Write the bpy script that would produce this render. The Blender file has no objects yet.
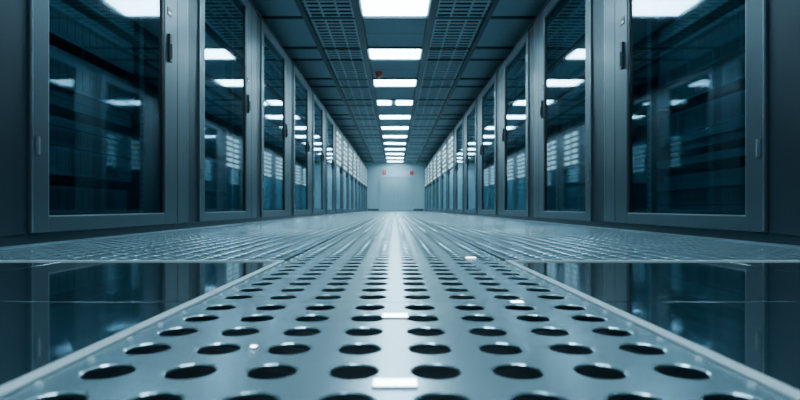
import bpy, bmesh, math, random
from mathutils import Vector
random.seed(4)
S=bpy.context.scene
COL=S.collection
CH=0.146; CZ=2.40; XL=-1.37; XR=1.45; YB=25.4; Y0=-4.0

# ---------------- materials ----------------
def mat(name,col,rough=.5,metal=0.,noise=0.,nscale=20.,bump=0.,spec=.5,coat=0.,stretch=None):
    m=bpy.data.materials.new(name); m.use_nodes=True
    nt=m.node_tree; b=nt.nodes['Principled BSDF']
    b.inputs['Base Color'].default_value=(*col,1); b.inputs['Roughness'].default_value=rough
    b.inputs['Metallic'].default_value=metal; b.inputs['Specular IOR Level'].default_value=spec
    b.inputs['Coat Weight'].default_value=coat
    if noise or bump:
        tc=nt.nodes.new('ShaderNodeTexCoord'); mp=nt.nodes.new('ShaderNodeMapping')
        if stretch: mp.inputs['Scale'].default_value=stretch
        n=nt.nodes.new('ShaderNodeTexNoise'); n.inputs['Scale'].default_value=nscale; n.inputs['Detail'].default_value=4
        nt.links.new(tc.outputs['Object'],mp.inputs[0]); nt.links.new(mp.outputs[0],n.inputs['Vector'])
        if noise:
            r=nt.nodes.new('ShaderNodeMapRange'); r.inputs['To Min'].default_value=max(.02,rough-noise); r.inputs['To Max'].default_value=rough+noise
            nt.links.new(n.outputs[0],r.inputs[0]); nt.links.new(r.outputs[0],b.inputs['Roughness'])
        if bump:
            bp=nt.nodes.new('ShaderNodeBump'); bp.inputs['Strength'].default_value=bump; bp.inputs['Distance'].default_value=.002
            nt.links.new(n.outputs[0],bp.inputs['Height']); nt.links.new(bp.outputs[0],b.inputs['Normal'])
    return m
def emis(name,col,st):
    m=bpy.data.materials.new(name); m.use_nodes=True; nt=m.node_tree; nt.nodes.clear()
    e=nt.nodes.new('ShaderNodeEmission'); o=nt.nodes.new('ShaderNodeOutputMaterial')
    e.inputs[0].default_value=(*col,1); e.inputs[1].default_value=st; nt.links.new(e.outputs[0],o.inputs[0]); return m
def glass(name,tint):
    m=bpy.data.materials.new(name); m.use_nodes=True; nt=m.node_tree; nt.nodes.clear()
    o=nt.nodes.new('ShaderNodeOutputMaterial'); t=nt.nodes.new('ShaderNodeBsdfTransparent'); g=nt.nodes.new('ShaderNodeBsdfGlossy')
    lw=nt.nodes.new('ShaderNodeLayerWeight'); lw.inputs[0].default_value=.5
    p=nt.nodes.new('ShaderNodeMath'); p.operation='POWER'; p.inputs[1].default_value=3.2
    a=nt.nodes.new('ShaderNodeMapRange'); a.inputs['To Min'].default_value=.08; a.inputs['To Max'].default_value=.9
    nt.links.new(lw.outputs['Facing'],p.inputs[0]); nt.links.new(p.outputs[0],a.inputs[0])
    t.inputs[0].default_value=(*tint,1); g.inputs[0].default_value=(.78,.92,1,1); g.inputs[1].default_value=.04
    x=nt.nodes.new('ShaderNodeMixShader'); nt.links.new(a.outputs[0],x.inputs[0]); nt.links.new(t.outputs[0],x.inputs[1]); nt.links.new(g.outputs[0],x.inputs[2]); nt.links.new(x.outputs[0],o.inputs[0]); return m
M_frame=mat('cabinet_metal',(.115,.16,.188),.34,.75,.06,6,.0,stretch=(1,1,.2))
M_frame2=mat('cabinet_post_metal',(.045,.068,.085),.38,.7,.06,6)
M_edge=mat('edge_metal',(.45,.55,.6),.28,.9)
M_dark=mat('dark_interior',(.028,.062,.082),.5)
M_unit=mat('server_unit_metal',(.034,.07,.09),.5,.1)
M_rail=mat('rack_rail',(.12,.18,.21),.4,.4)
M_black=mat('black_plastic',(.008,.01,.012),.35)
M_slot=mat('vent_slot',(.018,.034,.044),.5)
M_hole=mat('hole_wall_shade',(.03,.055,.07),.45,.3)  # hole walls coloured dark: shade inside the openings put into the colour
M_glass=glass('smoked_glass',(.70,.84,.89))
M_glow_panel=emis('glowing_panel',(.48,.85,1),2.1)  # upper door panel of the far cabinets, emits an even colour
M_lamp=emis('lamp_diffuser',(.53,.845,1),27)
M_led=emis('status_led',(.3,.85,1),1.5)
M_glint=emis('floor_glint_glow',(.8,.95,1),16)  # bright floor reflections put in as glow, no lamp there
M_perf=mat('perforated_steel',(.43,.60,.66),.25,.72,.05,5,.0)
M_perf2=mat('perforated_steel_side',(.40,.55,.61),.25,.7,.05,5,.0)
M_tile=mat('dark_floor_laminate',(.018,.04,.053),.09,0,.04,3,.05,spec=1.,coat=.6)
M_alu=mat('polished_aluminium',(.88,.95,.98),.3,.15)
M_plate=mat('white_enamel',(.93,.97,1),.2,.0)
M_sub=mat('subfloor_concrete',(.02,.035,.045),.8,0,.05,5)
M_ceil=mat('ceiling_panel',(.27,.37,.42),.6,.1,.05,8)
M_ceild=mat('ceiling_void',(.02,.034,.043),.7)
M_slat=mat('ceiling_louver',(.55,.70,.76),.45,.15)
M_beam=mat('ceiling_beam',(.045,.072,.09),.4,.4)
M_wall=mat('painted_wall',(.52,.72,.78),.6,0,.05,4)
M_door=mat('door_paint',(.42,.61,.67),.5,0,.05,4)
M_wd=mat('dark_wall',(.05,.07,.08),.7,0,.05,4)
M_red=mat('red_plastic',(.8,.02,.015),.4)
M_tan=mat('detector_red_plastic',(.75,.12,.07),.4)

# ---------------- mesh helper ----------------
class MB:
    def __init__(s): s.bm=bmesh.new(); s.mats=[]
    def mi(s,m):
        if m not in s.mats: s.mats.append(m)
        return s.mats.index(m)
    def box(s,x0,x1,y0,y1,z0,z1,m,bev=0):
        i=s.mi(m)
        if x0>x1:x0,x1=x1,x0
        v=[s.bm.verts.new(p) for p in ((x0,y0,z0),(x1,y0,z0),(x1,y1,z0),(x0,y1,z0),(x0,y0,z1),(x1,y0,z1),(x1,y1,z1),(x0,y1,z1))]
        fs=[]
        for q in ((3,2,1,0),(4,5,6,7),(0,1,5,4),(1,2,6,5),(2,3,7,6),(3,0,4,7)):
            f=s.bm.faces.new([v[k] for k in q]); f.material_index=i; fs.append(f)
        if bev:
            es=list({e for f in fs for e in f.edges})
            r=bmesh.ops.bevel(s.bm,geom=es,offset=bev,segments=2,affect='EDGES',profile=.5)
            for f in r['faces']: f.material_index=i
    def cyl(s,c,r,h,m,seg=24,r2=None,axis='z'):
        i=s.mi(m); r2=r if r2 is None else r2
        a=[];b=[]
        for k in range(seg):
            t=2*math.pi*k/seg; u,w=math.cos(t),math.sin(t)
            def P(rr,hh):
                if axis=='z': return (c[0]+rr*u,c[1]+rr*w,c[2]+hh)
                if axis=='y': return (c[0]+rr*u,c[1]+hh,c[2]+rr*w)
                return (c[0]+hh,c[1]+rr*u,c[2]+rr*w)
            a.append(s.bm.verts.new(P(r,0))); b.append(s.bm.verts.new(P(r2,h)))
        for k in range(seg):
            f=s.bm.faces.new((a[k],a[(k+1)%seg],b[(k+1)%seg],b[k])); f.material_index=i
        s.bm.faces.new(a[::-1]).material_index=i; s.bm.faces.new(b).material_index=i
    def mesh(s,name,fix=True):
        if fix: bmesh.ops.recalc_face_normals(s.bm,faces=s.bm.faces)
        me=bpy.data.meshes.new(name); s.bm.to_mesh(me); s.bm.free()
        for m in s.mats: me.materials.append(m)
        return me
    def obj(s,name,parent=None,loc=(0,0,0)):
        return put(s.mesh(name),name,parent,loc)
def put(me,name,parent=None,loc=(0,0,0)):
    o=bpy.data.objects.new(name,me); COL.objects.link(o); o.location=loc
    if parent: o.parent=parent
    return o
def empty(name):
    e=bpy.data.objects.new(name,None); COL.objects.link(e); e.empty_display_size=.1; return e

# ---------------- room shell ----------------
b=MB(); b.box(-2.6,2.7,Y0,YB,-.40,-.34,M_sub); b.obj('floor')
b=MB(); b.box(-2.6,2.7,Y0,YB,CZ+.12,CZ+.2,M_ceild); b.obj('ceiling')
b=MB(); b.box(-2.7,-2.6,Y0,YB,-.4,CZ+.2,M_wd); b.obj('wall_left')
b=MB(); b.box(2.7,2.8,Y0,YB,-.4,CZ+.2,M_wd); b.obj('wall_right')
b=MB(); b.box(-2.7,2.8,YB,YB+.1,-.4,CZ+.2,M_wall); WB=b.obj('wall_back')
b=MB(); b.box(-2.7,2.8,Y0-.1,Y0,-.4,CZ+.2,M_wd); b.obj('wall_front')

# ---------------- raised floor ----------------
def perf_tile(name,w,l,nx,ny,rf,m,seg=24,th=.004):
    bm=bmesh.new(); mg=.007
    px=(w-2*mg)/nx; py=(l-2*mg)/ny; r=min(px,py)*rf
    cache={}
    def V(x,y,z):
        k=(round(x,5),round(y,5),round(z,5))
        if k not in cache: cache[k]=bm.verts.new((x,y,z))
        return cache[k]
    for i in range(nx):
        for j in range(ny):
            cx=mg+px*(i+.5)-w/2; cy=mg+py*(j+.5)
            S0=[];A=[];B=[];C=[]
            for k in range(seg):
                t=2*math.pi*k/seg; u,v=math.cos(t),math.sin(t); q=max(abs(u),abs(v))
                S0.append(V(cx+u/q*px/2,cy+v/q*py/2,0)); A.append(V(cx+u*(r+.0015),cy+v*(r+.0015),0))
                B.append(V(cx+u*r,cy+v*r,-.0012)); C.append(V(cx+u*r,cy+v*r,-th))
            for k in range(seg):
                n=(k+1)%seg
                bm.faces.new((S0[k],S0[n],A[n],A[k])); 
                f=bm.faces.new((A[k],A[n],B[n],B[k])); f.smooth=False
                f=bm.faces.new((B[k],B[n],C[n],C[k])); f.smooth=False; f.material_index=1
    e=.0012
    X0,X1=-w/2+e,w/2-e
    xi,xj=-w/2+mg,w/2-mg; yi,yj=mg,l-mg
    def quad(a,b_,c,d): bm.faces.new([bm.verts.new(p) for p in (a,b_,c,d)])
    quad((X0,e,0),(X1,e,0),(X1,yi,0),(X0,yi,0)); quad((X0,yj,0),(X1,yj,0),(X1,l-e,0),(X0,l-e,0))
    quad((X0,yi,0),(xi,yi,0),(xi,yj,0),(X0,yj,0)); quad((xj,yi,0),(X1,yi,0),(X1,yj,0),(xj,yj,0))
    for (a,b_) in (((X0,e),(X1,e)),((X1,e),(X1,l-e)),((X1,l-e),(X0,l-e)),((X0,l-e),(X0,e))):
        quad((*a,-.03),(*b_,-.03),(*b_,0),(*a,0))
    me=bpy.data.meshes.new(name); bm.to_mesh(me); bm.free(); me.materials.append(m); me.materials.append(M_hole); return me
pf=empty('perforated_floor')
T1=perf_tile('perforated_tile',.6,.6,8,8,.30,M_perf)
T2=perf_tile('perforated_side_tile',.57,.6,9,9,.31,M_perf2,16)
y=-1.607-.6*3
rows=[]
while y<YB-.62: rows.append(y); y+=.6
for y in rows:
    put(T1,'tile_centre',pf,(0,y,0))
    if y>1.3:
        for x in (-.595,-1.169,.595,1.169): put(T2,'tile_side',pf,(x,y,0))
b=MB(); b.box(-1.6,1.6,rows[-1]+.602,YB,-.03,0,M_perf2); b.obj('end_strip',pf)
for s in (-1,1):
    b=MB(); b.box(s*1.456,s*2.58,1.395,YB,-.03,0,M_tile); b.obj('closure_panel',pf)
dt=empty('solid_floor')
for y in rows:
    if y<1.3:
        b=MB()
        for s in (-1,1):
            for (a,c) in ((.318,.9),(.903,1.5),(1.503,2.58)):
                b.box(s*a,s*c,y+.0015,y+.5985,-.03,0,M_tile,.0012)
        b.obj('solid_tile',dt)
tr=MB()
for s in (-1,1):
    tr.box(s*.3015,s*.3165,rows[0],1.395,-.02,.0035,M_alu,.001)
    tr.box(s*.3165,s*1.45,1.387,1.399,-.01,.003,M_alu)
    yy=.2
    while yy<3.2:
        tr.cyl((s*.293,yy,0),.003,.0025,M_plate,10); yy+=.073
tr.obj('trim_floor_edge')
lp=MB()  # added plates whose glowing tops imitate glints on the floor
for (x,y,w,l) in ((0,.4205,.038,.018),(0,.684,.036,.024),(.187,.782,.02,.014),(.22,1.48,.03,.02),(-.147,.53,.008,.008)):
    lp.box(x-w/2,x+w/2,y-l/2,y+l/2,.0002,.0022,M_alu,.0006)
    lp.box(x-w/2+.0015,x+w/2-.0015,y-l/2+.0015,y+l/2-.0015,.001,.0026,M_glint)
lp.obj('floor_glint_plates')

# ---------------- server cabinets ----------------
def cabinet(name,P,g0,g1,seam,sgn,lit):
    """local: front plane x=0, interior towards sgn (outside the aisle). y 0..P"""
    b=MB(); H=2.11; D=1.05
    f=lambda d:sgn*d
    b.box(f(D-.02),f(D),.005,P-.005,.0,H,M_dark)
    b.box(f(.03),f(D-.02),.005,.025,.04,H,M_dark); b.box(f(.03),f(D-.02),P-.025,P-.005,.04,H,M_dark)
    b.box(f(.0),f(D),.002,P-.002,H-.02,H,M_frame2)
    b.box(f(.03),f(D-.02),.025,P-.025,.045,.065,M_dark)
    b.box(f(.02),f(.06),.0,P,.0,.045,M_frame2)
    b.box(f(.008),f(.02),.0,P,.0,.009,M_edge)
    b.box(f(.012),f(.05),.004,seam-.004,.047,H-.022,M_frame2,.003)
    b.box(f(0),f(.035),seam+.002,g0,.05,H-.025,M_frame,.004)
    b.box(f(0),f(.035),g1,P-.006,.05,H-.025,M_frame,.004)
    b.box(f(.001),f(.034),g0-.002,g1+.002,.05,.112,M_frame,.002)
    b.box(f(.001),f(.034),g0-.002,g1+.002,2.0,H-.025,M_frame,.002)
    b.box(f(-.002),f(.004),seam+.004,seam+.009,.055,H-.03,M_edge)
    b.box(f(-.002),f(.004),P-.014,P-.009,.055,H-.03,M_edge)
    b.box(f(-.001),f(.002),g1+.17,g1+.178,.055,H-.03,M_black)
    b.box(f(.004),f(.012),g0,g0+.006,.112,2.0,M_edge); b.box(f(.004),f(.012),g0,g1,.112,.117,M_edge)
    b.box(f(.006),f(.02),g1-.02,g1,.112,2.0,M_black); 
    b.box(f(.016),f(.021),g0,g1,.112,1.16 if lit else 2.0,M_glass)
    hy=g1+.05
    b.box(f(-.014),f(.002),hy-.012,hy+.02,1.03,1.2,M_black,.004)
    b.box(f(-.024),f(-.012),hy-.004,hy+.012,1.05,1.14,M_rail,.003)
    b.box(f(-.003),f(.002),hy-.02,hy+.035,1.31,1.36,M_black,.001)
    b.box(f(-.004),f(-.002),hy-.008,hy+.022,1.325,1.335,M_plate)
    for z in (.35,1.75): b.cyl((f(-.004),seam+.03,z),.008,.07,M_edge,12)
    for yy in (g0+.04,g1-.1):
        b.box(f(.10),f(.104),yy,yy+.045,.07,2.05,M_rail)
        z=.1
        while z<2.0:
            b.box(f(.097),f(.101),yy+.016,yy+.028,z,z+.012,M_black); z+=.035
    top=1.12 if lit else 1.96
    z=.12; k=random.Random(len(name)+int(P*100)+lit)
    while z<top:
        h=k.choice([.044,.044,.088,.132]); d=k.choice([.13,.14,.15,.17])
        b.box(f(d),f(.8),g0+.09,g1-.11,z,min(z+h-.005,top),M_unit)
        if k.random()<.12: b.box(f(d-.003),f(d),g0+.14,g0+.15,z+.012,z+.018,M_led)
        if h>.08:
            n=10
            for q in range(n):
                yy=g0+.2+(g1-g0-.45)*q/n; b.box(f(d-.002),f(d+.001),yy,yy+.05,z+.015,z+h-.02,M_slot)
        z+=h+k.choice([0,0,.044])
    if lit:
        b.box(f(.010),f(.02),g0+.01,g1-.01,1.18,1.98,M_glow_panel)
        for q in (0,1,2):
            yy=g0+(g1-g0)*q/2; b.box(f(.003),f(.014),yy-.05,yy+.05,1.17,2.0,M_black)
        for q in range(0,7):
            zz=1.18+.82*q/6; b.box(f(.0035),f(.0135),g0,g1,zz-.026,zz+.026,M_black)
    return b.mesh(name)
PL=1.66; PR=1.78
ML=cabinet('cab_l',PL,.30,1.32,.20,-1,0); MLl=cabinet('cab_l_lit',PL,.30,1.32,.20,-1,1)
MR=cabinet('cab_r',PR,.35,1.43,.24,1,0); MRl=cabinet('cab_r_lit',PR,.35,1.43,.24,1,1)
y=1.72-PL*3
while y+PL<YB-.02:
    put(MLl if y>11 else ML,'server_cabinet',None,(XL,y,0)); y+=PL
y=2.11-.35-PR*3
while y+PR<YB-.02:
    put(MRl if y>11 else MR,'server_cabinet',None,(XR,y,0)); y+=PR
# bulkhead above cabinets
for s,x in ((-1,-1.62),(1,1.70)):
    b=MB(); b.box(x,x+s*.04,Y0+.01,YB-.01,2.115,CZ+.11,M_beam)
    yy=Y0+.5
    while yy<YB-.3:
        b.box(x-s*.006,x,yy,yy+.02,2.13,CZ+.08,M_slat); yy+=.6
    b.obj('trim_bulkhead_'+('left' if s<0 else 'right'))

# ---------------- ceiling ----------------
Lfar=[5.98+1.72*i for i in range(-5,12)]
cg=MB()
for x in (-1.05,-.43,.43,1.09):
    w=.03 if abs(x)>.5 else .045
    cg.box(x-w,x+w,Y0+.02,YB-.02,CZ-.03,CZ+.03,M_beam)
for x in (-.99,-.49,.49,1.03): cg.box(x-.007,x+.007,Y0+.02,YB-.02,CZ-.006,CZ+.02,M_slat)
for yf in Lfar:
    for yy in (yf+.06,yf-.51):
        if yy<YB-.1: cg.box(-1.6,1.66,yy-.02,yy+.02,CZ-.012,CZ+.04,M_beam)
cg.obj('ceiling_grid')
cp=MB()
for yf in Lfar:
    a=yf+.08; e=yf+1.72-.53
    if a<YB-.1:
        e=min(e,YB-.05)
        n=2
        for q in range(n):
            u0=a+(e-a)*q/n; u1=a+(e-a)*(q+1)/n
            cp.box(-.38,.38,u0+.008,u1-.008,CZ+.01,CZ+.03,M_ceil)
    for (x0,x1) in ((-1.6,-1.09),(1.13,1.68)):
        cp.box(x0,x1,a-.6,a+1.1-.008,CZ+.01,CZ+.03,M_ceil)
cp.obj('ceiling_panels')
sl=MB(); y=Y0+.1
while y<YB-.1:
    for (x0,x1) in ((-1.015,-.48),(.48,1.055)):
        sl.box(x0,x1,y,y+.035,CZ+.0,CZ+.008,M_slat)
    y+=.11
for x in (-.84,-.66,.66,.86): sl.box(x-.008,x+.008,Y0+.1,YB-.1,CZ-.004,CZ+.024,M_slat)
sl.obj('ceiling_louvers')
for i,yf in enumerate(Lfar):
    b=MB()
    if yf-.45<Y0+.2 or yf>YB: continue
    b.box(-.385,.385,yf-.452,yf+.002,CZ+.012,CZ+.06,M_slat)
    segs=[(-.365,.365)] if i!=8 else [(-.365,-.09),(.03,.365)]
    for (p,q) in segs: b.box(p,q,yf-.44,yf-.01,CZ-.002,CZ+.0125,M_lamp)
    for x in (-.378,.378): b.box(x-.008,x+.008,yf-.45,yf,CZ-.008,CZ+.02,M_edge)
    b.obj('ceiling_light_panel')
b=MB(); b.cyl((-.27,8.5,CZ-.006),.07,.016,M_tan,24); b.cyl((-.27,8.5,CZ-.075),.04,.07,M_tan,24,.06); b.cyl((-.27,8.5,CZ-.09),.02,.016,M_plate,16); b.obj('smoke_detector')
# back wall items
b=MB()
b.box(-.62,-.44,YB-.05,YB,1.82,2.02,M_red,.006); b.cyl((-.53,YB-.075,1.92),.03,.03,M_plate,16,axis='y'); b.obj('fire_alarm')
b=MB(); b.box(.74,.92,YB-.05,YB,1.80,1.98,M_red,.006); b.box(.81,.85,YB-.055,YB-.049,1.87,1.91,M_plate); b.obj('alarm_sounder')
b=MB(); b.box(-1.35,1.43,YB-.015,YB,.0,.1,M_wd); b.obj('baseboard_back')
b=MB()
for s in (-1,1):
    b.box(.05+s*.01,.05+s*.78,YB-.05,YB-.016,.02,1.68,M_door,.006)
    b.box(.05+s*.05,.05+s*.09,YB-.08,YB-.05,.75,1.0,M_edge,.004)
b.box(-.80,-.74,YB-.06,YB,.0,1.75,M_wall); b.box(.84,.90,YB-.06,YB,.0,1.75,M_wall); b.box(-.74,.84,YB-.06,YB,1.69,1.75,M_wall)
b.obj('door_1',WB)

# world
w=bpy.data.worlds.new('world'); S.world=w; w.use_nodes=True
w.node_tree.nodes['Background'].inputs[0].default_value=(.02,.03,.04,1)
# camera
c=bpy.data.cameras.new('cam'); co=bpy.data.objects.new('camera',c); COL.objects.link(co); S.camera=co
co.location=(0,0,CH); co.rotation_euler=(math.pi/2,0,0)
c.lens=36*510/800; c.sensor_width=36; c.shift_x=.00625; c.shift_y=.01; c.clip_start=.01
c.dof.use_dof=True; c.dof.focus_distance=1.5; c.dof.aperture_fstop=5
